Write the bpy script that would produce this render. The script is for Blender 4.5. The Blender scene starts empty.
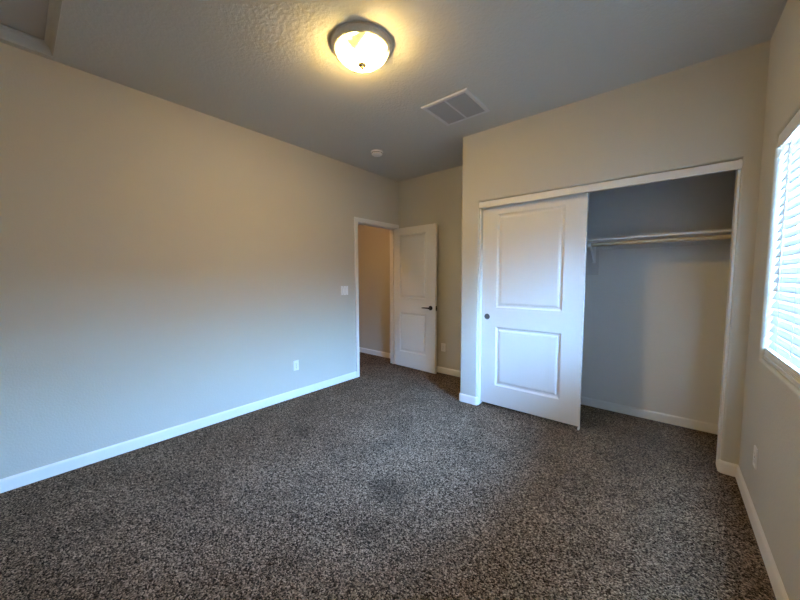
import bpy, bmesh, math
from mathutils import Vector, Matrix

S = bpy.context.scene
COL = S.collection

# ------------------------------------------------------------------ camera
CAM = (3.1312, -2.9915, 1.3291)
YAW, PITCH, ROLL, FPX = 0.6962, -0.0713, -0.0035, 319.94
fw = Vector((-math.sin(YAW) * math.cos(PITCH), math.cos(YAW) * math.cos(PITCH), math.sin(PITCH)))
r0 = Vector((math.cos(YAW), math.sin(YAW), 0))
u0 = r0.cross(fw)
rt = r0 * math.cos(ROLL) + u0 * math.sin(ROLL)
up = -r0 * math.sin(ROLL) + u0 * math.cos(ROLL)
cd = bpy.data.cameras.new('camera')
cd.sensor_width = 36.0
cd.lens = FPX / 800 * 36.0
cd.clip_start = 0.02
cam = bpy.data.objects.new('camera', cd)
M = Matrix((rt, up, -fw)).transposed().to_4x4()
M.translation = CAM
cam.matrix_world = M
COL.objects.link(cam)
S.camera = cam

# ------------------------------------------------------------------ world, light, exposure
SKY_STRENGTH = 690.0
GLASS_POWER = 108.0        # glow of the lit lamp bowl
w = bpy.data.worlds.new('sky'); S.world = w; w.use_nodes = True
nt = w.node_tree; nt.nodes.clear()
out = nt.nodes.new('ShaderNodeOutputWorld')
bg = nt.nodes.new('ShaderNodeBackground')
geo = nt.nodes.new('ShaderNodeTexCoord')
sep = nt.nodes.new('ShaderNodeSeparateXYZ')
rmp = nt.nodes.new('ShaderNodeValToRGB')
mp = nt.nodes.new('ShaderNodeMapRange')
mp.inputs['From Min'].default_value = -1; mp.inputs['From Max'].default_value = 1
nt.links.new(geo.outputs['Generated'], sep.inputs[0])
nt.links.new(sep.outputs['Z'], mp.inputs['Value'])
nt.links.new(mp.outputs[0], rmp.inputs[0])
e = rmp.color_ramp.elements
e[0].position = 0.0; e[0].color = (0.10, 0.11, 0.12, 1)
e[1].position = 1.0; e[1].color = (0.10, 0.22, 0.50, 1)
n = e.new(0.48); n.color = (0.14, 0.16, 0.18, 1)
n = e.new(0.53); n.color = (0.31, 0.61, 1.0, 1)
n = e.new(0.72); n.color = (0.19, 0.41, 0.86, 1)
nt.links.new(rmp.outputs[0], bg.inputs['Color'])
bg.inputs['Strength'].default_value = SKY_STRENGTH
nt.links.new(bg.outputs[0], out.inputs['Surface'])
S.view_settings.view_transform = 'Standard'
S.view_settings.look = 'None'
S.view_settings.exposure = 0.18
S.view_settings.gamma = 1.0
S.view_settings.use_curve_mapping = False

# ------------------------------------------------------------------ dimensions (metres)
H = 2.743
A = 0.724            # wall behind alcove and closet
XC = 1.463           # corner of the closet wall
W = 3.543            # right wall
YB = -3.75           # wall behind the camera
T = 0.114
CO0, CO1, COZ = 1.661, 3.459, 2.075     # closet opening
DY0, DY1, DZ = -0.103, 0.660, 2.045     # entry door opening in the left wall
HX, HY = -2.3, 0.877                    # hall
WY0, WY1, WZ0, WZ1 = -1.86, -0.343, 0.868, 2.078   # window opening

# portal for the sky light that comes in through the window
pl = bpy.data.lights.new('sky_portal', 'AREA'); pl.shape = 'RECTANGLE'
pl.size = WY1 - WY0; pl.size_y = WZ1 - WZ0; pl.energy = 1
pl.cycles.is_portal = True
po = bpy.data.objects.new('sky_portal', pl)
po.location = (W + 0.16, (WY0 + WY1) / 2, (WZ0 + WZ1) / 2)
po.rotation_euler = (math.pi / 2, 0, math.pi / 2)
COL.objects.link(po)

# the hall's own ceiling lamp, out of view above the doorway
hl = bpy.data.lights.new('hall_lamp', 'AREA'); hl.shape = 'DISK'; hl.size = 0.28
hl.energy = 7.5; hl.color = (1.0, 0.52, 0.20)
ho = bpy.data.objects.new('hall_lamp', hl); ho.location = (-0.46, -0.25, H - 0.05); COL.objects.link(ho)

# ------------------------------------------------------------------ materials
def new_mat(name):
    m = bpy.data.materials.new(name); m.use_nodes = True
    return m, m.node_tree, m.node_tree.nodes['Principled BSDF']

def bump(t, p, scale, strength, dist, detail=2.0, rough=0.5, ramp=None):
    tc = t.nodes.new('ShaderNodeTexCoord')
    nz = t.nodes.new('ShaderNodeTexNoise'); nz.inputs['Scale'].default_value = scale
    nz.inputs['Detail'].default_value = detail; nz.inputs['Roughness'].default_value = rough
    t.links.new(tc.outputs['Object'], nz.inputs['Vector'])
    src = nz.outputs['Fac']
    if ramp:
        r = t.nodes.new('ShaderNodeValToRGB')
        r.color_ramp.elements[0].position, r.color_ramp.elements[1].position = ramp
        t.links.new(src, r.inputs[0]); src = r.outputs[0]
    b = t.nodes.new('ShaderNodeBump'); b.inputs['Strength'].default_value = strength
    b.inputs['Distance'].default_value = dist
    t.links.new(src, b.inputs['Height']); t.links.new(b.outputs[0], p.inputs['Normal'])
    return src

def plain(name, col, rough=0.5, metal=0.0, spec=0.5, bmp=None):
    m, t, p = new_mat(name)
    p.inputs['Base Color'].default_value = (*col, 1)
    p.inputs['Roughness'].default_value = rough
    p.inputs['Metallic'].default_value = metal
    p.inputs['Specular IOR Level'].default_value = spec
    if bmp: bump(t, p, *bmp)
    return m

M_WALL = plain('wall_paint', (0.60, 0.573, 0.505), 0.75, spec=0.3, bmp=(95, 0.35, 0.004, 3.0))
M_WALL2 = plain('brightened_wall_paint', (0.80, 0.79, 0.76), 0.75, spec=0.3, bmp=(95, 0.35, 0.004, 3.0))  # wall paint made paler, standing in for light inside the closet
M_WALL3 = plain('board_paint', (0.70, 0.69, 0.66), 0.6, bmp=(95, 0.1, 0.001))
M_CEIL = plain('ceiling_paint', (0.605, 0.597, 0.55), 0.85, spec=0.2, bmp=(48, 0.22, 0.004, 3.0, 0.55, (0.42, 0.62)))
M_TRIM = plain('white_trim_paint', (0.84, 0.83, 0.805), 0.42, bmp=(60, 0.05, 0.001))
M_DOOR = plain('white_door_paint', (0.80, 0.785, 0.75), 0.40, bmp=(220, 0.06, 0.001))
M_VINYL = plain('white_vinyl', (0.82, 0.83, 0.83), 0.35, bmp=(90, 0.03, 0.001))
M_PLATE = plain('white_plastic', (0.90, 0.895, 0.87), 0.35, bmp=(300, 0.02, 0.0005))
M_ENAMEL = plain('white_enamel', (0.88, 0.88, 0.86), 0.35, bmp=(300, 0.02, 0.0005))
M_DARK = plain('dark_slot', (0.02, 0.02, 0.02), 0.6, bmp=(80, 0.1, 0.001))
M_BRONZE = plain('dark_bronze', (0.035, 0.028, 0.024), 0.35, 0.8, bmp=(300, 0.05, 0.0005))
M_NICKEL = plain('brushed_nickel', (0.74, 0.68, 0.60), 0.5, 0.3, bmp=(140, 0.05, 0.0005))
M_FINIAL = plain('antique_brass', (0.30, 0.20, 0.09), 0.5, 0.3, bmp=(140, 0.05, 0.0005))
M_STEEL = plain('satin_steel', (0.13, 0.13, 0.14), 0.4, 0.8, bmp=(140, 0.05, 0.0005))
M_GRILLE = plain('grey_white_grille', (0.66, 0.66, 0.65), 0.5, bmp=(120, 0.04, 0.0005))
M_LOUVRE = plain('grey_louvre', (0.43, 0.43, 0.415), 0.5, bmp=(120, 0.04, 0.0005))
M_HTRIM = plain('hatch_trim_paint', (0.66, 0.65, 0.60), 0.6, bmp=(60, 0.1, 0.001))
M_HATCH = plain('hatch_panel_paint', (0.52, 0.48, 0.42), 0.8, bmp=(60, 0.2, 0.002))

SMUDGES = ((1.821, -1.568, 0.19, 0.45), (2.003, -1.854, 0.17, 0.55), (0.753, -1.497, 0.18, 0.68), (1.352, -1.552, 0.16, 0.82))
def mat_carpet():
    m, t, p = new_mat('speckled_carpet')
    tc = t.nodes.new('ShaderNodeTexCoord')
    nw = t.nodes.new('ShaderNodeTexNoise'); nw.inputs['Scale'].default_value = 60; nw.inputs['Detail'].default_value = 2
    t.links.new(tc.outputs['Object'], nw.inputs['Vector'])
    mx = t.nodes.new('ShaderNodeVectorMath'); mx.operation = 'MULTIPLY_ADD'
    mx.inputs[1].default_value = (0.008, 0.008, 0.008)
    t.links.new(nw.outputs['Color'], mx.inputs[0]); t.links.new(tc.outputs['Object'], mx.inputs[2])
    v = t.nodes.new('ShaderNodeTexVoronoi'); v.inputs['Scale'].default_value = 185
    t.links.new(mx.outputs[0], v.inputs['Vector'])
    sx = t.nodes.new('ShaderNodeSeparateXYZ'); t.links.new(v.outputs['Color'], sx.inputs[0])
    r = t.nodes.new('ShaderNodeValToRGB'); c = r.color_ramp; c.interpolation = 'LINEAR'
    c.elements[0].position = 0.0; c.elements[0].color = (0.013, 0.009, 0.006, 1)
    c.elements[1].position = 1.0; c.elements[1].color = (0.50, 0.36, 0.25, 1)
    for pos, col in ((0.30, (0.042, 0.030, 0.021, 1)), (0.45, (0.128, 0.094, 0.064, 1)), (0.75, (0.24, 0.168, 0.113, 1))):
        n = c.elements.new(pos); n.color = col
    t.links.new(sx.outputs[0], r.inputs[0])
    # soft patches where the pile has been trodden
    n2 = t.nodes.new('ShaderNodeTexNoise'); n2.inputs['Scale'].default_value = 3.2; n2.inputs['Detail'].default_value = 3
    t.links.new(tc.outputs['Object'], n2.inputs['Vector'])
    m2 = t.nodes.new('ShaderNodeMapRange')
    m2.inputs['From Min'].default_value = 0.3; m2.inputs['From Max'].default_value = 0.7
    m2.inputs['To Min'].default_value = 0.70; m2.inputs['To Max'].default_value = 0.98
    t.links.new(n2.outputs['Fac'], m2.inputs['Value'])
    fac = m2.outputs[0]
    for (px, py, rad, dark) in SMUDGES:           # darker trodden marks in the pile
        ds = t.nodes.new('ShaderNodeVectorMath'); ds.operation = 'DISTANCE'
        wv = t.nodes.new('ShaderNodeVectorMath'); wv.operation = 'MULTIPLY_ADD'
        wv.inputs[1].default_value = (0.22, 0.22, 0); wv.inputs[2].default_value = (-0.11, -0.11, 0)
        t.links.new(n2.outputs['Color'], wv.inputs[0])
        ad = t.nodes.new('ShaderNodeVectorMath'); ad.operation = 'ADD'
        t.links.new(tc.outputs['Object'], ad.inputs[0]); t.links.new(wv.outputs[0], ad.inputs[1])
        t.links.new(ad.outputs[0], ds.inputs[0]); ds.inputs[1].default_value = (px, py, 0)
        mr = t.nodes.new('ShaderNodeMapRange'); mr.interpolation_type = 'SMOOTHSTEP'
        mr.inputs['From Min'].default_value = 0.0; mr.inputs['From Max'].default_value = rad
        mr.inputs['To Min'].default_value = dark; mr.inputs['To Max'].default_value = 1.0
        t.links.new(ds.outputs['Value'], mr.inputs['Value'])
        mu = t.nodes.new('ShaderNodeMath'); mu.operation = 'MULTIPLY'
        t.links.new(fac, mu.inputs[0]); t.links.new(mr.outputs[0], mu.inputs[1]); fac = mu.outputs[0]
    vm = t.nodes.new('ShaderNodeVectorMath'); vm.operation = 'SCALE'
    t.links.new(r.outputs[0], vm.inputs[0]); t.links.new(fac, vm.inputs['Scale'])
    t.links.new(vm.outputs[0], p.inputs['Base Color'])
    p.inputs['Roughness'].default_value = 1.0; p.inputs['Specular IOR Level'].default_value = 0.05
    b = t.nodes.new('ShaderNodeBump'); b.inputs['Strength'].default_value = 0.8; b.inputs['Distance'].default_value = 0.006
    t.links.new(v.outputs['Distance'], b.inputs['Height']); b.invert = True
    t.links.new(b.outputs[0], p.inputs['Normal'])
    return m
M_CARPET = mat_carpet()

def mat_slat():
    m, t, p = new_mat('white_blind_slat')
    p.inputs['Base Color'].default_value = (0.84, 0.86, 0.88, 1); p.inputs['Roughness'].default_value = 0.45
    tr = t.nodes.new('ShaderNodeBsdfTranslucent'); tr.inputs['Color'].default_value = (0.80, 0.90, 0.96, 1)
    mix = t.nodes.new('ShaderNodeMixShader'); mix.inputs[0].default_value = 0.17
    bump(t, p, 40, 0.04, 0.001)
    t.links.new(p.outputs[0], mix.inputs[1]); t.links.new(tr.outputs[0], mix.inputs[2])
    t.links.new(mix.outputs[0], t.nodes['Material Output'].inputs['Surface'])
    return m
M_SLAT = mat_slat()

def mat_glass():
    m = bpy.data.materials.new('window_glass'); m.use_nodes = True; t = m.node_tree
    t.nodes.remove(t.nodes['Principled BSDF'])
    tr = t.nodes.new('ShaderNodeBsdfTransparent'); tr.inputs['Color'].default_value = (0.93, 0.97, 0.96, 1)
    gl = t.nodes.new('ShaderNodeBsdfGlossy'); gl.inputs['Roughness'].default_value = 0.02
    fr = t.nodes.new('ShaderNodeFresnel'); fr.inputs['IOR'].default_value = 1.45
    mix = t.nodes.new('ShaderNodeMixShader')
    t.links.new(fr.outputs[0], mix.inputs[0]); t.links.new(tr.outputs[0], mix.inputs[1]); t.links.new(gl.outputs[0], mix.inputs[2])
    t.links.new(mix.outputs[0], t.nodes['Material Output'].inputs['Surface'])
    return m
M_GLASS = mat_glass()

def mat_bowl():
    m, t, p = new_mat('lit_alabaster_glass')
    tc = t.nodes.new('ShaderNodeTexCoord')
    nz = t.nodes.new('ShaderNodeTexNoise'); nz.inputs['Scale'].default_value = 8; nz.inputs['Detail'].default_value = 1
    nz.inputs['Distortion'].default_value = 0.6
    t.links.new(tc.outputs['Object'], nz.inputs['Vector'])
    r = t.nodes.new('ShaderNodeValToRGB')
    r.color_ramp.elements[0].position = 0.34; r.color_ramp.elements[0].color = (1.0, 0.92, 0.30, 1)
    r.color_ramp.elements[1].position = 0.42; r.color_ramp.elements[1].color = (1.0, 0.66, 0.215, 1)
    t.links.new(nz.outputs['Fac'], r.inputs[0])
    r2 = t.nodes.new('ShaderNodeMapRange')
    r2.inputs['From Min'].default_value = 0.30; r2.inputs['From Max'].default_value = 0.43
    r2.inputs['To Min'].default_value = 0.9; r2.inputs['To Max'].default_value = GLASS_POWER
    t.links.new(nz.outputs['Fac'], r2.inputs['Value'])
    r2.inputs['To Min'].default_value = 0.0; r2.inputs['To Max'].default_value = 1.0
    pw = t.nodes.new('ShaderNodeMath'); pw.operation = 'POWER'; pw.inputs[1].default_value = 3.0
    t.links.new(r2.outputs[0], pw.inputs[0])
    ma = t.nodes.new('ShaderNodeMath'); ma.operation = 'MULTIPLY_ADD'
    ma.inputs[1].default_value = GLASS_POWER; ma.inputs[2].default_value = 0.8
    t.links.new(pw.outputs[0], ma.inputs[0]); r2 = ma
    p.inputs['Base Color'].default_value = (0.85, 0.78, 0.62, 1); p.inputs['Roughness'].default_value = 0.25
    t.links.new(r.outputs[0], p.inputs['Emission Color']); t.links.new(r2.outputs[0], p.inputs['Emission Strength'])
    return m
M_BOWL = mat_bowl()

def mat_wood():
    m, t, p = new_mat('pale_wood_rod')
    tc = t.nodes.new('ShaderNodeTexCoord')
    mpn = t.nodes.new('ShaderNodeMapping'); mpn.inputs['Scale'].default_value = (3, 60, 60)
    t.links.new(tc.outputs['Object'], mpn.inputs['Vector'])
    nz = t.nodes.new('ShaderNodeTexNoise'); nz.inputs['Scale'].default_value = 3; nz.inputs['Detail'].default_value = 4
    t.links.new(mpn.outputs[0], nz.inputs['Vector'])
    r = t.nodes.new('ShaderNodeValToRGB')
    r.color_ramp.elements[0].color = (0.50, 0.40, 0.27, 1); r.color_ramp.elements[1].color = (0.66, 0.55, 0.40, 1)
    t.links.new(nz.outputs['Fac'], r.inputs[0]); t.links.new(r.outputs[0], p.inputs['Base Color'])
    p.inputs['Roughness'].default_value = 0.5
    return m
M_WOOD = mat_wood()

# ------------------------------------------------------------------ mesh helpers
def link(name, bm, mat, parent=None, smooth=False, loc=(0, 0, 0)):
    bmesh.ops.remove_doubles(bm, verts=bm.verts[:], dist=1e-6)
    bmesh.ops.recalc_face_normals(bm, faces=bm.faces[:])
    me = bpy.data.meshes.new(name)
    lv = Vector(loc)
    for v in bm.verts: v.co -= lv
    bm.to_mesh(me); bm.free()
    me.materials.append(mat)
    if smooth:
        for p in me.polygons: p.use_smooth = True
    o = bpy.data.objects.new(name, me); COL.objects.link(o)
    o.location = lv
    if parent:
        o.parent = parent
        o.location = lv - parent.location if loc != (0, 0, 0) else (-parent.location)
    return o

def smooth_angle(o, deg=35):
    me = o.data
    for p in me.polygons: p.use_smooth = True
    bm = bmesh.new(); bm.from_mesh(me)
    lim = math.radians(deg)
    for ed in bm.edges:
        if len(ed.link_faces) == 2: ed.smooth = ed.calc_face_angle(0) < lim
        else: ed.smooth = False
    bm.to_mesh(me); bm.free()
    return o

def tag(o, label, cat, group=None, kind=None):
    o['label'] = label; o['category'] = cat
    if group: o['group'] = group
    if kind: o['kind'] = kind
    return o

def empty(name, loc):
    o = bpy.data.objects.new(name, None); o.empty_display_size = 0.05
    o.location = loc; COL.objects.link(o)
    return o

def box(bm, a, b, bev=0.0, seg=2):
    x0, y0, z0 = a; x1, y1, z1 = b
    vs = [bm.verts.new(c) for c in ((x0,y0,z0),(x1,y0,z0),(x1,y1,z0),(x0,y1,z0),(x0,y0,z1),(x1,y0,z1),(x1,y1,z1),(x0,y1,z1))]
    fs = [bm.faces.new([vs[i] for i in q]) for q in ((0,3,2,1),(4,5,6,7),(0,1,5,4),(1,2,6,5),(2,3,7,6),(3,0,4,7))]
    if bev:
        es = list({ed for f in fs for ed in f.edges})
        bmesh.ops.bevel(bm, geom=es, offset=bev, segments=seg, profile=0.5, affect='EDGES')

def boxes(*bs, bev=0.0):
    bm = bmesh.new()
    for a, b in bs: box(bm, a, b, bev)
    return bm

def prism(bm, pts, vec):
    """polygon (3-D points) swept along vec"""
    vec = Vector(vec)
    a = [bm.verts.new(p) for p in pts]; b = [bm.verts.new(Vector(p) + vec) for p in pts]
    bm.faces.new(a); bm.faces.new(b[::-1])
    for i in range(len(a)):
        j = (i + 1) % len(a); bm.faces.new((a[i], b[i], b[j], a[j]))

def lathe(bm, prof, center, axis='Z', n=48):
    """prof: list of (r, h) along the axis"""
    c = Vector(center)
    def P(r, h, t):
        a, b = r * math.cos(t), r * math.sin(t)
        return c + (Vector((a, b, h)) if axis == 'Z' else Vector((h, a, b)) if axis == 'X' else Vector((a, h, b)))
    rings = []
    for r, h in prof:
        if r < 1e-6: rings.append([bm.verts.new(P(0, h, 0))])
        else: rings.append([bm.verts.new(P(r, h, 2 * math.pi * i / n)) for i in range(n)])
    for A_, B_ in zip(rings, rings[1:]):
        for i in range(n):
            j = (i + 1) % n
            if len(A_) == 1 and len(B_) == 1: continue
            if len(A_) == 1: bm.faces.new((A_[0], B_[i], B_[j]))
            elif len(B_) == 1: bm.faces.new((A_[i], B_[0], A_[j]))
            else: bm.faces.new((A_[i], B_[i], B_[j], A_[j]))
    for R in (rings[0], rings[-1]):
        if len(R) > 2: bm.faces.new(R)

def tube(bm, pts, rad, n=12):
    pts = [Vector(p) for p in pts]; rings = []
    rads = rad if isinstance(rad, (list, tuple)) else [rad] * len(pts)
    for i, p in enumerate(pts):
        d = (pts[min(i + 1, len(pts) - 1)] - pts[max(i - 1, 0)]).normalized()
        ref = Vector((0, 0, 1)) if abs(d.z) < 0.9 else Vector((1, 0, 0))
        a = d.cross(ref).normalized(); b = d.cross(a)
        rings.append([bm.verts.new(p + (a * math.cos(2*math.pi*k/n) + b * math.sin(2*math.pi*k/n)) * rads[i]) for k in range(n)])
    for A_, B_ in zip(rings, rings[1:]):
        for k in range(n):
            bm.faces.new((A_[k], A_[(k+1) % n], B_[(k+1) % n], B_[k]))
    bm.faces.new(rings[0]); bm.faces.new(rings[-1][::-1])

def fillet(path, radii, seg=5):
    """round the inner corners of a 2-D polyline"""
    outp = [Vector(path[0])]
    for i in range(1, len(path) - 1):
        p, a, b = Vector(path[i]), Vector(path[i-1]), Vector(path[i+1])
        r = radii[i]
        if not r: outp.append(p); continue
        da, db = (a - p).normalized(), (b - p).normalized()
        c = p + da * r + db * r
        for k in range(seg + 1):
            t = k / seg * math.pi / 2
            outp.append(c - db * r * math.cos(t) - da * r * math.sin(t))
    outp.append(Vector(path[-1]))
    return outp

def sweep_base(bm, path, prof):
    """profile (offset to the left of the path, z) along a 2-D path, mitred"""
    path = [Vector(p) for p in path]; rows = []
    for i, p in enumerate(path):
        d1 = (path[i] - path[i-1]).normalized() if i else (path[1] - path[0]).normalized()
        d2 = (path[i+1] - path[i]).normalized() if i < len(path) - 1 else d1
        n1, n2 = Vector((-d1.y, d1.x)), Vector((-d2.y, d2.x))
        m = (n1 + n2).normalized(); m = m / max(0.3, m.dot(n1))
        rows.append([bm.verts.new((p.x + m.x * o, p.y + m.y * o, z)) for o, z in prof])
    k = len(prof)
    for A_, B_ in zip(rows, rows[1:]):
        for i in range(k): bm.faces.new((A_[i], A_[(i+1) % k], B_[(i+1) % k], B_[i]))
    bm.faces.new(rows[0]); bm.faces.new(rows[-1][::-1])

BASE = [(0, 0), (0.0125, 0), (0.0125, 0.066), (0.0115, 0.072), (0.009, 0.077), (0.006, 0.080), (0.004, 0.084), (0, 0.084)]

# ------------------------------------------------------------------ setting
G = 0.12
bm = boxes(((HX - G, YB - G, -0.08), (W + G, HY + G, 0.0)))
tag(link('floor', bm, M_CARPET), 'brown and grey speckled carpet covering the whole floor', 'carpet', kind='structure')

# ceiling with the opening of the attic hatch
HT = dict(x0=0.050, x1=0.840, y0=-3.53, y1=-2.757)
bm = boxes(((-T, YB - G, H), (HT['x0'], HY + G, H + G)), ((HT['x1'], YB - G, H), (W + G, HY + G, H + G)),
           ((HT['x0'], YB - G, H), (HT['x1'], HT['y0'], H + G)), ((HT['x0'], HT['y1'], H), (HT['x1'], HY + G, H + G)),
           ((HX - G, -1.3 - G, H), (-T, HY + G, H + G)))
tag(link('ceiling', bm, M_CEIL), 'grey textured ceiling with a lit lamp and a vent', 'ceiling', kind='structure')

# left wall with the doorway
bm = bmesh.new()
prism(bm, [(0, YB - G, 0), (0, DY0 - 0.018, 0), (0, DY0 - 0.018, DZ + 0.018), (0, DY1 + 0.018, DZ + 0.018), (0, DY1 + 0.018, 0), (0, A, 0), (0, A, H), (0, YB - G, H)], (-T, 0, 0))
tag(link('wall_left', bm, M_WALL), 'long plain greige wall at left with the doorway at its far end', 'wall', kind='structure')

bm = boxes(((-T, A, 0), (W + G, A + G, H)))
tag(link('wall_back', bm, M_WALL), 'far wall behind the open door and inside the closet', 'wall', kind='structure')
bm = boxes(((-T, YB - G, 0), (W + G, YB, H)))
tag(link('wall_front', bm, M_WALL), 'wall behind the camera', 'wall', kind='structure')

# closet wall: pier, beam and stub round the wide opening, all outer corners bullnosed
bm = bmesh.new()
prism(bm, [(XC, 0, 0), (CO0, 0, 0), (CO0, 0, COZ), (CO1, 0, COZ), (CO1, 0, 0), (W, 0, 0), (W, 0, H), (XC, 0, H)], (0, T, 0))
bmesh.ops.recalc_face_normals(bm, faces=bm.faces[:])
def on(v, **k): return all(abs(getattr(v.co, a) - b) < 1e-4 for a, b in k.items())
es = []
for ed in bm.edges:
    a, b = ed.verts
    for yy in (0, T):
        if on(a, y=yy) and on(b, y=yy):
            if (on(a, x=CO0) and on(b, x=CO0)) or (on(a, x=CO1) and on(b, x=CO1)) or (on(a, z=COZ) and on(b, z=COZ)): es.append(ed)
    if on(a, x=XC, y=0) and on(b, x=XC, y=0): es.append(ed)
bmesh.ops.bevel(bm, geom=es, offset=0.018, segments=6, profile=0.5, affect='EDGES')
box(bm, (XC, T - 0.02, 0), (XC + T, A, H))
o = link('wall_closet', bm, M_WALL); smooth_angle(o, 30)
tag(o, 'greige wall with the wide closet opening', 'wall', kind='structure')

# right wall with the window opening, bullnosed
bm = bmesh.new()
yb, yf = YB - G, A
ys, zs = [yb, WY0, WY1, yf], [0, WZ0, WZ1, H]
WT = 0.15
def ring(x): return [[bm.verts.new((x, y, z)) for z in zs] for y in ys]
F, B_ = ring(W), ring(W + WT)
for i in range(3):
    for j in range(3):
        if i == 1 and j == 1: continue
        bm.faces.new((F[i][j], F[i+1][j], F[i+1][j+1], F[i][j+1])); bm.faces.new((B_[i][j], B_[i][j+1], B_[i+1][j+1], B_[i+1][j]))
for i in range(3):
    for j in (0, 3): bm.faces.new((F[i][j], F[i+1][j], B_[i+1][j], B_[i][j])); bm.faces.new((F[j][i], F[j][i+1], B_[j][i+1], B_[j][i]))
q = [(1, 1), (2, 1), (2, 2), (1, 2)]
for k in range(4):
    a, b = q[k], q[(k + 1) % 4]
    bm.faces.new((F[a[0]][a[1]], F[b[0]][b[1]], B_[b[0]][b[1]], B_[a[0]][a[1]]))
bmesh.ops.recalc_face_normals(bm, faces=bm.faces[:])
es = [ed for ed in bm.edges if all(v in [F[a][b] for a, b in q] for v in ed.verts)]
bmesh.ops.bevel(bm, geom=es, offset=0.016, segments=6, profile=0.5, affect='EDGES')
o = link('wall_right', bm, M_WALL); smooth_angle(o, 30)
tag(o, 'greige wall at right with the window', 'wall', kind='structure')

# hall beyond the doorway
bm = boxes(((HX - G, HY, 0), (-T, HY + G, H)))
tag(link('wall_hall', bm, M_WALL), 'tan hall wall seen through the doorway', 'wall', kind='structure')
bm = boxes(((HX - G, -1.3 - G, 0), (HX, HY, H)), ((HX, -1.3 - G, 0), (-T, -1.3, H)), ((-T, A + G, 0), (-T + 0.02, HY + G, H)))
tag(link('wall_hall_side', bm, M_WALL), 'hall walls out of view beside the doorway', 'wall', kind='structure')

# baseboards
def base(name, paths, label):
    bm = bmesh.new()
    for p in paths: sweep_base(bm, p, BASE)
    o = link(name, bm, M_TRIM); smooth_angle(o, 40)
    tag(o, label, 'baseboard', kind='structure')
R = 0.0185
base('baseboard_left', [[(0, DY0 - 0.061), (0, YB)]], 'white baseboard along the long left wall')
base('baseboard_closet', [fillet([(CO0, 0.019), (CO0, 0), (XC, 0), (XC, A)], [0, R, R, 0]),
                          ], 'white baseboard wrapped round the closet pier')
base('baseboard_back', [[(XC, A), (0.0, A)]], 'white baseboard behind the open door')
base('baseboard_right', [fillet([(W, YB), (W, 0), (CO1, 0), (CO1, 0.019)], [0, 0, R, 0])], 'white baseboard below the window, wrapped into the closet')
base('baseboard_closet_inside', [[(W, T), (W, A), (XC + T, A), (XC + T, T)]], 'white baseboard inside the closet')
bm = boxes(((XC + T - 0.001, A - 0.004, 0), (W + 0.001, A + 0.002, H)), ((XC + T - 0.002, T, 0), (XC + T + 0.004, A, H)))  # thin skin over the closet walls that carries the brightened colour
tag(link('wall_closet_inside', bm, M_WALL2), 'wall inside the closet, its paint lightened in place of light', 'wall', kind='structure')
base('baseboard_hall', [[(-T, HY), (HX, HY)]], 'white baseboard along the hall wall')
base('baseboard_front', [[(0, YB), (W, YB)]], 'white baseboard behind the camera')

# doorway casing and jamb
bm = bmesh.new()
cw, ct = 0.058, 0.016
def casing_prof(sgn): pass
y0, y1, z1 = DY0 - 0.003, DY1 + 0.003, DZ + 0.003
def frame_sweep(bm, inner, outw, prof, x0, dirx):
    """U-shaped casing: profile of (across, thick) mitred round a doorway"""
    (a, b, zt) = inner
    rows = []
    for (py, pz, my, mz) in ((a, 0, -1, 0), (a, zt, -1, 1), (b, zt, 1, 1), (b, 0, 1, 0)):
        rows.append([bm.verts.new((x0 + dirx * t, py + my * c, pz + mz * c)) for c, t in prof])
    k = len(prof)
    for A_, C_ in zip(rows, rows[1:]):
        for i in range(k): bm.faces.new((A_[i], A_[(i+1) % k], C_[(i+1) % k], C_[i]))
    bm.faces.new(rows[0]); bm.faces.new(rows[-1][::-1])
cprof = [(0, 0), (0, 0.009), (0.004, 0.011), (0.02, 0.0125), (0.03, 0.015), (0.050, 0.016), (0.055, 0.015), (0.057, 0.012), (0.057, 0)]
frame_sweep(bm, (y0, y1, z1), None, cprof, 0, 1)
frame_sweep(bm, (y0, y1, z1), None, cprof, -T, -1)
box(bm, (-T, DY0 - 0.018, 0), (0, DY0, DZ + 0.018)); box(bm, (-T, DY1, 0), (0, DY1 + 0.018, DZ + 0.018))
box(bm, (-T, DY0, DZ), (0, DY1, DZ + 0.018))
for a, b in (((-0.075, DY0, 0), (-0.04, DY0 + 0.011, DZ)), ((-0.075, DY1 - 0.011, 0), (-0.04, DY1, DZ)), ((-0.075, DY0, DZ - 0.011), (-0.04, DY1, DZ))): box(bm, a, b)
o = link('trim_1', bm, M_TRIM)
tag(o, 'white casing and jamb of the hall doorway', 'door casing', kind='structure')

# ------------------------------------------------------------------ panel doors
def rect_loops(loops, P, bm):
    vl = []
    for (x0, x1, z0, z1, d) in loops:
        vl.append([bm.verts.new(P(x, z, d)) for x, z in ((x0, z0), (x1, z0), (x1, z1), (x0, z1))])
    for A_, C_ in zip(vl, vl[1:]):
        for i in range(4): bm.faces.new((A_[i], A_[(i+1) % 4], C_[(i+1) % 4], C_[i]))
    bm.faces.new(vl[-1])

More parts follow.
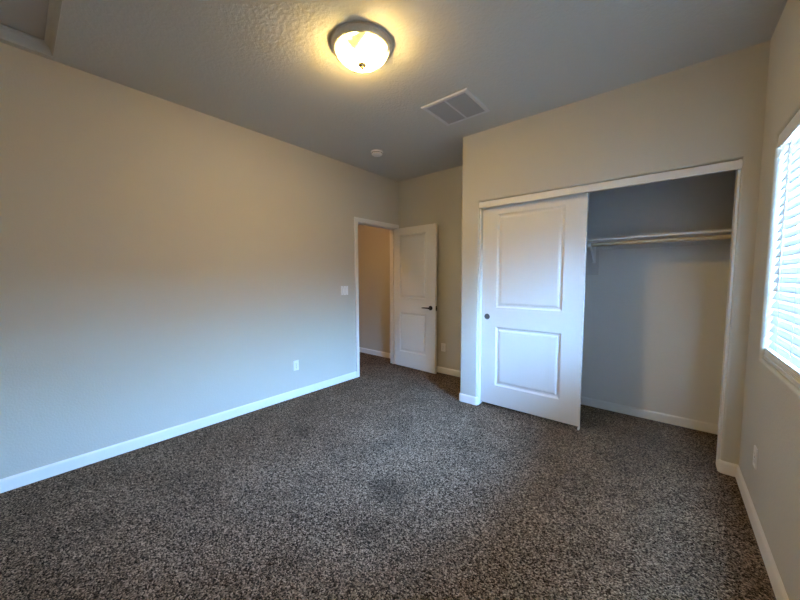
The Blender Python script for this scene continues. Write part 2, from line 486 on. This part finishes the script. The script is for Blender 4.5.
def panel_slab(x0, x1, z0, z1, yf, yb, px0, px1, rows):
    bm = bmesh.new()
    xs = [x0, px0, px1, x1]; zs = [z0] + [z for r in rows for z in r] + [z1]
    for (yy, sg) in ((yf, 1), (yb, -1)):
        P = lambda x, z, d: (x, yy + sg * d, z)
        for i in range(3):
            for j in range(len(zs) - 1):
                if i == 1 and j % 2 == 1:
                    a, b, c, d = xs[1], xs[2], zs[j], zs[j+1]
                    L = [(a + k, b - k, c + k, d - k, dep) for k, dep in
                         ((0, 0), (0.003, 0.003), (0.012, 0.009), (0.016, 0.0115), (0.030, 0.0115), (0.034, 0.0075), (0.046, 0.0045), (0.050, 0.004))]
                    rect_loops(L, P, bm)
                else:
                    bm.faces.new([bm.verts.new(P(x, z, 0)) for x, z in ((xs[i], zs[j]), (xs[i+1], zs[j]), (xs[i+1], zs[j+1]), (xs[i], zs[j+1]))])
    bmesh.ops.remove_doubles(bm, verts=bm.verts[:], dist=1e-6)
    for a, b in (((x0, z0), (x1, z0)), ((x0, z1), (x1, z1)), ((x0, z0), (x0, z1)), ((x1, z0), (x1, z1))):
        bm.faces.new([bm.verts.new(c) for c in ((a[0], yf, a[1]), (b[0], yf, b[1]), (b[0], yb, b[1]), (a[0], yb, a[1]))])
    bmesh.ops.remove_doubles(bm, verts=bm.verts[:], dist=1e-6)
    return bm

# entry door, standing open at a right angle
D = empty('door_1', (0.003, DY1, 0))
tag(D, 'white two-panel door standing open into the room', 'door', kind='structure')
EX0, EX1, EYF, EYB = 0.003, 0.760, 0.622, 0.657
link('slab', panel_slab(EX0, EX1, 0.014, 2.036, EYF, EYB, EX0 + 0.108, EX1 - 0.160, [(0.235, 0.815), (1.022, 1.938)]), M_DOOR, D)
for sg, yy in ((-1, EYF), (1, EYB)):
    bm = bmesh.new()
    lathe(bm, [(0.001, 0), (0.031, 0), (0.031, sg * 0.006), (0.027, sg * 0.010), (0.012, sg * 0.012), (0.010, sg * 0.035), (0.010, sg * 0.046), (0.001, sg * 0.048)], (0.680, yy, 0.908), 'Y', 32)
    tube(bm, [(0.690, yy + sg * 0.042, 0.908), (0.66, yy + sg * 0.044, 0.909), (0.61, yy + sg * 0.044, 0.910), (0.57, yy + sg * 0.042, 0.908), (0.556, yy + sg * 0.038, 0.906)], [0.009, 0.0095, 0.008, 0.007, 0.005], 14)
    o = link('lever_handle', bm, M_BRONZE, D); smooth_angle(o, 40); o['label'] = 'dark bronze lever handle'
o = link('latch_plate', boxes(((EX1, 0.628, 0.875), (EX1 + 0.0015, 0.652, 0.940)), ((EX1, 0.634, 0.898), (EX1 + 0.008, 0.646, 0.918)), bev=0.0005), M_BRONZE, D)
o['label'] = 'dark latch plate on the door edge'
for z in (0.23, 1.05, 1.83):
    bm = bmesh.new()
    lathe(bm, [(0.001, -0.045), (0.006, -0.045), (0.006, 0.045), (0.001, 0.045)], (-0.001, 0.6655, z), 'Z', 16)
    box(bm, (0.0005, 0.627, z - 0.044), (0.0027, 0.660, z + 0.044))
    o = link('hinge', bm, M_BRONZE, D); smooth_angle(o, 40)

D.rotation_euler.z = math.radians(-2.5)

# sliding closet door
SX0, SX1 = 1.676, 2.597
D2 = empty('door_2', (SX0, 0.06, 0))
tag(D2, 'white two-panel sliding closet door, slid to the left', 'sliding door', kind='structure')
link('slab', panel_slab(SX0, SX1, 0.030, 2.055, 0.060, 0.092, SX0 + 0.152, SX1 - 0.166, [(0.232, 0.830), (1.024, 1.940)]), M_DOOR, D2)
bm = bmesh.new()
lathe(bm, [(0.029, 0), (0.029, -0.0025), (0.026, -0.004), (0.0235, -0.003), (0.022, -0.0012), (0.001, -0.0010)], (1.736, 0.060, 0.927), 'Y', 40)
o = link('finger_pull', bm, M_STEEL, D2); smooth_angle(o, 40); o['label'] = 'round dark metal finger pull'
bm = boxes(((2.583, 0.057, 0.0), (2.597, 0.0595, 0.024)), ((2.583, 0.0925, 0.0), (2.597, 0.095, 0.024)), ((2.583, 0.057, 0.0), (2.597, 0.095, 0.006)), bev=0.0008)
tag(link('floor_guide', bm, M_PLATE), 'small white plastic guide under the sliding door corner', 'door guide')

# fascia board that hides the sliding track
bm = boxes(((CO0 - 0.004, 0.004, 2.010), (CO1 + 0.004, 0.020, 2.067)), bev=0.0015)
tag(link('trim_2', bm, M_TRIM), 'white fascia board across the top of the closet opening', 'fascia', kind='structure')
bm = boxes(((CO0 - 0.001, 0.019, 0), (CO0 + 0.012, T - 0.004, COZ)), ((CO1 - 0.012, 0.019, 0), (CO1 + 0.001, T - 0.004, COZ)), bev=0.001)
tag(link('trim_4', bm, M_TRIM), 'white jamb boards at the two sides of the closet opening', 'jamb', kind='structure')
bm = boxes(((CO0, 0.056, 2.062), (CO1, 0.100, COZ)), ((CO0, 0.094, 2.03), (CO1, 0.100, 2.07)))
tag(link('trim_3', bm, M_STEEL), 'metal sliding track behind the fascia', 'track', kind='structure')

# ------------------------------------------------------------------ window
WN = empty('window_1', (W + 0.12, (WY0 + WY1) / 2, WZ0))
tag(WN, 'white framed window behind closed blinds', 'window', kind='structure')
xw0, xw1, fwid = W + 0.095, W + WT, 0.045
yc = (WY0 + WY1) / 2
bm = boxes(((xw0, WY0, WZ0), (xw1, WY0 + fwid, WZ1)), ((xw0, WY1 - fwid, WZ0), (xw1, WY1, WZ1)),
           ((xw0, WY0, WZ0), (xw1, WY1, WZ0 + fwid)), ((xw0, WY0, WZ1 - fwid), (xw1, WY1, WZ1)), ((xw0 + 0.01, yc - 0.025, WZ0), (xw1, yc + 0.025, WZ1)))
link('window_frame', bm, M_VINYL, WN)
for a, b in ((WY0 + fwid, yc - 0.025), (yc + 0.025, WY1 - fwid)):
    link('pane', boxes(((W + 0.128, a, WZ0 + fwid), (W + 0.132, b, WZ1 - fwid))), M_GLASS, WN)

# blind
BL = empty('window_blind', (W + 0.04, yc, WZ1))
tag(BL, 'closed white horizontal slat blind hanging in the window at right', 'window blind')
by0, by1 = WY0 + 0.012, WY1 - 0.012
bx = W + 0.040
link('headrail', boxes(((W + 0.016, by0, 2.022), (W + 0.070, by1, 2.070)), bev=0.001), M_VINYL, BL)
bm = bmesh.new()
prism(bm, [(W + 0.012, by0 - 0.005, 2.000), (W + 0.0045, by0 - 0.005, 2.003), (W + 0.0025, by0 - 0.005, 2.030), (W + 0.0035, by0 - 0.005, 2.055), (W + 0.006, by0 - 0.005, 2.068), (W + 0.012, by0 - 0.005, 2.068)], (0, by1 - 0.022 - by0 + 0.005, 0))
link('valance', bm, M_VINYL, BL)
PITCH_S, SLW, TILT = 0.0445, 0.0505, math.radians(64.5)
bm = bmesh.new()
z = 0.960; zt = []
while z < 2.005:
    zt.append(z); z += PITCH_S
for z in zt:
    pts = []
    for q in (-0.5, -0.41, -0.25, -0.08, 0.08, 0.25, 0.41, 0.5):   # gently crowned slat, room edge low
        s = q; u = s * SLW; c = 0.0022 * (1 - 4 * s * s)
        pts.append((bx + u * math.cos(TILT) - c * math.sin(TILT), z + u * math.sin(TILT) + c * math.cos(TILT)))
    nx, nz = math.sin(TILT), -math.cos(TILT)
    poly = [(x, by0, zz) for x, zz in pts] + [(x + nx * 0.0026, by0, zz + nz * 0.0026) for x, zz in reversed(pts)]
    prism(bm, poly, (0, by1 - by0, 0))
o = link('slats', bm, M_SLAT, BL)
o.data.materials.append(M_VINYL)               # solid rounded edge of each slat, room side
for f in o.data.polygons:
    c_ = f.center + o.location + BL.location
    k = round((c_.z - zt[0] + 0.5 * SLW * math.sin(TILT)) / PITCH_S)
    if abs(f.normal.y) < 0.5 and c_.z - (zt[0] + k * PITCH_S - 0.5 * SLW * math.sin(TILT)) < 0.0055 and c_.x < bx: f.material_index = 1
bm = boxes(*[((W + 0.0165 + 0.0012 * (k % 2), by0, 0.8955 + k * 0.0042), (W + 0.066, by1, 0.8985 + k * 0.0042)) for k in range(9)], bev=0.0008)
o = link('stacked_slats', bm, M_VINYL, BL)
bm = boxes(((W + 0.014, by0, 0.872), (W + 0.068, by1, 0.8945)), bev=0.002)
o = link('bottom_rail', bm, M_VINYL, BL)
for yy in (-0.55, -0.80, -1.1, -1.4, -1.65):
    bm = bmesh.new()
    tube(bm, [(W + 0.022, yy, 0.905), (W + 0.022, yy, 2.03)], 0.0009, 6)
    tube(bm, [(W + 0.060, yy, 0.905), (W + 0.060, yy, 2.03)], 0.0009, 6)
    link('ladder_cord', bm, M_VINYL, BL)
bm = bmesh.new()
tube(bm, [(W + 0.026, -0.575, 2.03), (W + 0.018, -0.575, 1.995), (W + 0.012, -0.575, 1.96), (W + 0.009, -0.573, 1.25)], [0.002, 0.002, 0.0045, 0.0045], 8)
o = link('tilt_wand', bm, M_VINYL, BL); o['label'] = 'thin white tilt wand'

# ------------------------------------------------------------------ attic hatch
AH = empty('attic_hatch', ((HT['x0'] + HT['x1']) / 2, (HT['y0'] + HT['y1']) / 2, H + 0.06))
tag(AH, 'trimmed attic access hatch in the ceiling beside the left wall', 'attic hatch')
hp = [(0, -0.0015), (0, 0.065), (0.038, 0.065), (0.036, 0.055), (0.022, 0.047), (0.016, 0.034), (0.010, 0.012), (0.003, -0.0015)]
rows = []
bm = bmesh.new()
for (cx, cy, mx, my) in ((HT['x0'], HT['y0'], 1, 1), (HT['x1'], HT['y0'], -1, 1), (HT['x1'], HT['y1'], -1, -1), (HT['x0'], HT['y1'], 1, -1)):
    rows.append([bm.verts.new((cx + mx * a, cy + my * a, H + b)) for a, b in hp])
for i in range(4):
    A_, C_ = rows[i], rows[(i + 1) % 4]
    for k in range(len(hp)): bm.faces.new((A_[k], A_[(k+1) % len(hp)], C_[(k+1) % len(hp)], C_[k]))
link('trim_frame', bm, M_HTRIM, AH)
bm = boxes(((HT['x0'] + 0.004, HT['y0'] + 0.004, H + 0.069), (HT['x1'] - 0.004, HT['y1'] - 0.004, H + 0.088)))
link('hatch_panel', bm, M_HATCH, AH)

# ------------------------------------------------------------------ ceiling light
LX, LY = 1.635, -1.556
CL = empty('ceiling_light', (LX, LY, H))
tag(CL, 'lit round flush ceiling light with brushed nickel ring and alabaster bowl', 'ceiling light')
c = (LX, LY, H)
bm = bmesh.new()
lathe(bm, [(0.140, 0), (0.185, 0), (0.188, -0.003), (0.187, -0.006), (0.181, -0.008), (0.180, -0.013), (0.178, -0.022), (0.172, -0.030), (0.165, -0.036), (0.158, -0.038), (0.155, -0.036), (0.150, -0.032), (0.140, -0.02)], c, 'Z', 72)
o = link('pan_ring', bm, M_NICKEL, CL); smooth_angle(o, 50); o['label'] = 'brushed nickel ring'
bm = bmesh.new()
prof = [(0.001, -0.030), (0.152, -0.030), (0.1535, -0.040), (0.152, -0.050), (0.147, -0.060), (0.137, -0.071), (0.125, -0.082), (0.109, -0.092), (0.090, -0.100), (0.066, -0.106), (0.040, -0.1095), (0.018, -0.111), (0.0, -0.1115)]
lathe(bm, prof, c, 'Z', 72)
o = link('glass_bowl', bm, M_BOWL, CL, loc=c); smooth_angle(o, 50); o['label'] = 'glowing alabaster glass bowl'
bm = bmesh.new()
lathe(bm, [(0.001, -0.109), (0.024, -0.1105), (0.026, -0.117), (0.021, -0.122), (0.010, -0.125), (0.011, -0.131), (0.008, -0.139), (0.0, -0.143)], c, 'Z', 32)
o = link('finial', bm, M_FINIAL, CL); smooth_angle(o, 50)

# ------------------------------------------------------------------ air vent
VX0, VX1, VY0, VY1 = 1.484, 1.914, -0.743, -0.318
AV = empty('air_vent', ((VX0 + VX1) / 2, (VY0 + VY1) / 2, H))
tag(AV, 'square white louvred air vent on the ceiling above the closet', 'air vent')
bm = bmesh.new()
fr = 0.036
vp = [(0, 0), (0.001, -0.004), (0.010, -0.009), (0.028, -0.010), (fr, -0.008), (fr, 0)]
rows = []
for (cx, cy, mx, my) in ((VX0, VY0, 1, 1), (VX1, VY0, -1, 1), (VX1, VY1, -1, -1), (VX0, VY1, 1, -1)):
    rows.append([bm.verts.new((cx + mx * a, cy + my * a, H + b)) for a, b in vp])
for i in range(4):
    A_, C_ = rows[i], rows[(i + 1) % 4]
    for k in range(len(vp)): bm.faces.new((A_[k], A_[(k+1) % len(vp)], C_[(k+1) % len(vp)], C_[k]))
link('frame', bm, M_GRILLE, AV)
xm = (VX0 + VX1) / 2
link('center_bar', boxes(((xm - 0.008, VY0 + fr, H - 0.0085), (xm + 0.008, VY1 - fr, H - 0.001))), M_GRILLE, AV)
for a, b in ((VX0 + fr, xm - 0.008), (xm + 0.008, VX1 - fr)):
    bm = bmesh.new()
    nl = 26; st = (VY1 - VY0 - 2 * fr) / nl
    for k in range(nl):
        yy = VY0 + fr + k * st
        prism(bm, [(a, yy - 0.0013, H - 0.0023), (a, yy - 0.0025, H - 0.0030), (a, yy + st - 0.0022, H - 0.0085), (a, yy + st - 0.0010, H - 0.0078)], (b - a, 0, 0))
    link('louvre_grille', bm, M_LOUVRE, AV)
link('duct_backing', boxes(((VX0 + fr - 0.002, VY0 + fr - 0.002, H - 0.0008), (VX1 - fr + 0.002, VY1 - fr + 0.002, H - 0.0001))), M_STEEL, AV)

# ------------------------------------------------------------------ smoke detector
SD = empty('smoke_detector', (0.545, -0.295, H))
tag(SD, 'small round white smoke detector on the ceiling near the doorway', 'smoke detector')
c = (0.545, -0.295, H)
bm = bmesh.new(); lathe(bm, [(0.001, 0), (0.070, 0), (0.070, -0.008), (0.066, -0.011), (0.001, -0.011)], c, 'Z', 48)
o = link('mounting_plate', bm, M_PLATE, SD); smooth_angle(o)
bm = bmesh.new(); lathe(bm, [(0.001, -0.010), (0.061, -0.011), (0.062, -0.022), (0.058, -0.033), (0.048, -0.039), (0.020, -0.041), (0.016, -0.043), (0.0, -0.043)], c, 'Z', 48)
o = link('cover', bm, M_PLATE, SD); smooth_angle(o)
bm = bmesh.new(); lathe(bm, [(0.0625, -0.017), (0.0632, -0.017), (0.0632, -0.021), (0.0625, -0.021)], c, 'Z', 48)
link('sensor_slot', bm, M_DARK, SD)

# ------------------------------------------------------------------ wall plates
def plate_frame(origin, normal):
    n_ = Vector(normal); u = Vector((0, 0, 1)).cross(n_); o_ = Vector(origin)
    return lambda a, z, d: o_ + u * a + Vector((0, 0, z)) + n_ * d

def pbox(bm, P, a0, a1, z0, z1, d0, d1, tap=0.0):
    q0 = [bm.verts.new(P(a, z, d0)) for a, z in ((a0, z0), (a1, z0), (a1, z1), (a0, z1))]
    q1 = [bm.verts.new(P(a, z, d1)) for a, z in ((a0 + tap, z0 + tap), (a1 - tap, z0 + tap), (a1 - tap, z1 - tap), (a0 + tap, z1 - tap))]
    bm.faces.new(q0[::-1]); bm.faces.new(q1)
    for i in range(4): bm.faces.new((q0[i], q0[(i+1) % 4], q1[(i+1) % 4], q1[i]))

def pdisc(bm, P, a, z, r, d0, d1, n=16, squash=None):
    def ptc(t):
        x, y = r * math.cos(t), r * math.sin(t)
        if squash: y = max(-squash, min(squash, y))
        return a + x, z + y
    q0 = [bm.verts.new(P(*ptc(2*math.pi*i/n), d0)) for i in range(n)]
    q1 = [bm.verts.new(P(*ptc(2*math.pi*i/n), d1)) for i in range(n)]
    bm.faces.new(q0[::-1]); bm.faces.new(q1)
    for i in range(n): bm.faces.new((q0[i], q0[(i+1) % n], q1[(i+1) % n], q1[i]))

def outlet(origin, normal, label):
    E = empty('wall_outlet', origin); tag(E, label, 'wall outlet', 'wall outlets')
    P = plate_frame(origin, normal)
    bm = bmesh.new(); pbox(bm, P, -0.035, 0.035, -0.057, 0.057, 0, 0.0055, 0.003)
    link('face_plate', bm, M_PLATE, E)
    for s in (-1, 1):
        bm = bmesh.new(); pdisc(bm, P, 0, s * 0.0195, 0.0172, 0.005, 0.0075, 32, 0.0142)
        r = link('receptacle', bm, M_PLATE, E)
        bm = bmesh.new()
        pbox(bm, P, -0.0075, -0.0055, s * 0.0195 - 0.001, s * 0.0195 + 0.008, 0.0074, 0.0077)
        pbox(bm, P, 0.0055, 0.0075, s * 0.0195 + 0.0, s * 0.0195 + 0.007, 0.0074, 0.0077)
        pdisc(bm, P, 0, s * 0.0195 - 0.0075, 0.0024, 0.0074, 0.0077, 12)
        so = link('socket_slots', bm, M_DARK, E); so.parent = r; so.location = Vector((0, 0, 0)); so.matrix_parent_inverse = Matrix.Identity(4)
    bm = bmesh.new(); pdisc(bm, P, 0, 0, 0.0032, 0.005, 0.0066)
    link('screw', bm, M_STEEL, E)

outlet((0, -1.052, 0.354), (1, 0, 0), 'white wall outlet low on the long left wall')
outlet((0.800, A, 0.362), (0, -1, 0), 'white wall outlet just right of the open door edge')
outlet((W, -0.452, 0.338), (-1, 0, 0), 'white wall outlet below the window at right')

so_ = (0, -0.338, 1.163)
E = empty('light_switch', so_); tag(E, 'white two-rocker light switch left of the doorway', 'light switch')
P = plate_frame(so_, (1, 0, 0))
bm = bmesh.new(); pbox(bm, P, -0.058, 0.058, -0.057, 0.057, 0, 0.0055, 0.003)
link('face_plate', bm, M_PLATE, E)
for a in (-0.023, 0.023):
    bm = bmesh.new()
    pbox(bm, P, a - 0.0175, a + 0.0175, -0.034, 0.034, 0.0050, 0.0062)
    fr_ = link('rocker_bezel', bm, M_GRILLE, E)
    bm = bmesh.new()
    pbox(bm, P, a - 0.0155, a + 0.0155, -0.032, 0.032, 0.006, 0.0085, 0.001)
    link('rocker', bm, M_PLATE, E)
for a in (-0.023, 0.023):
    for z in (-0.048, 0.048):
        bm = bmesh.new(); pdisc(bm, P, a, z, 0.003, 0.005, 0.0062); link('screw', bm, M_STEEL, E)

# ------------------------------------------------------------------ closet shelf, rod and brackets
CX0, CX1 = XC + T, W
bm = boxes(((CX0 + 0.002, A - 0.306, 1.656), (CX1 - 0.002, A - 0.001, 1.674)), bev=0.002)
SH = link('closet_shelf', bm, M_TRIM)
tag(SH, 'white shelf running the width of the closet above the rod', 'closet shelf')
bm = boxes(((CX0 + 0.002, A - 0.019, 1.588), (CX1 - 0.002, A - 0.0005, 1.655)), bev=0.001)
tag(link('shelf_cleat', bm, M_WALL3), 'painted cleat board under the closet shelf on the back wall', 'shelf cleat')
bm = bmesh.new()
tube(bm, [(CX0 + 0.02, A - 0.290, 1.621), (CX1 - 0.02, A - 0.290, 1.621)], 0.0165, 20)
o = link('closet_rod', bm, M_WOOD); smooth_angle(o, 50)
tag(o, 'pale wooden hanging rod under the closet shelf', 'closet rod')
for xx, s, lab in ((CX0, 1, 'rod socket at the hidden left end of the closet rod'), (CX1, -1, 'white rod socket on the right side wall of the closet')):
    bm = bmesh.new()
    lathe(bm, [(0.001, 0), (0.030, 0), (0.030, s * 0.004), (0.022, s * 0.006), (0.0205, s * 0.022), (0.0175, s * 0.022), (0.0172, s * 0.010), (0.001, s * 0.010)], (xx, A - 0.290, 1.621), 'X', 32)
    if s == -1:
        o = link('rod_socket', bm, M_PLATE); smooth_angle(o, 40); tag(o, lab, 'rod socket')
    else: bm.free()
bm = boxes(((2.505, A - 0.018, 1.344), (2.602, A - 0.0005, 1.587)), bev=0.001)
tag(link('backing_board', bm, M_WALL3), 'small painted backing board behind the shelf bracket', 'backing board')
SB = empty('shelf_bracket', (2.560, A - 0.018, 1.60))
tag(SB, 'white metal shelf and rod bracket beside the sliding door edge', 'shelf bracket')
bxx = 2.560
def strap(bm, pts, wd, th):
    """flat bar along points in the y-z plane"""
    pts = [Vector((0, a, b)) for a, b in pts]; L = []; Rr = []
    for i, p in enumerate(pts):
        d = (pts[min(i+1, len(pts)-1)] - pts[max(i-1, 0)]).normalized(); n_ = Vector((0, -d.z, d.y))
        L.append(p + n_ * th / 2); Rr.append(p - n_ * th / 2)
    poly = L + Rr[::-1]
    v0 = [bm.verts.new((bxx - wd/2, p.y, p.z)) for p in poly]; v1 = [bm.verts.new((bxx + wd/2, p.y, p.z)) for p in poly]
    m_ = len(pts); tot = len(poly)
    for i in range(m_ - 1):
        j = tot - 1 - i
        bm.faces.new((v0[i], v0[i+1], v0[j-1], v0[j])); bm.faces.new((v1[i], v1[j], v1[j-1], v1[i+1]))
    for i in range(tot): bm.faces.new((v0[i], v0[(i+1) % tot], v1[(i+1) % tot], v1[i]))
yw = A - 0.0195
bm = bmesh.new(); strap(bm, [(yw, 1.655), (yw, 1.46)], 0.026, 0.003)
link('wall_leg', bm, M_ENAMEL, SB)
bm = bmesh.new(); strap(bm, [(yw, 1.6535), (A - 0.300, 1.6535)], 0.026, 0.003)
link('shelf_arm', bm, M_ENAMEL, SB)
bm = bmesh.new(); strap(bm, [(yw - 0.003, 1.474), (A - 0.20, 1.60), (A - 0.26, 1.640), (A - 0.285, 1.652)], 0.016, 0.008)
link('brace', bm, M_ENAMEL, SB)
bm = bmesh.new()
ry, rz = A - 0.290, 1.621
hook = [(ry + 0.0195 * math.cos(t), rz + 0.0195 * math.sin(t)) for t in [math.radians(a) for a in range(60, -221, -20)]]
strap(bm, [(ry + 0.012, 1.652)] + hook, 0.030, 0.004)
link('rod_hook', bm, M_ENAMEL, SB)
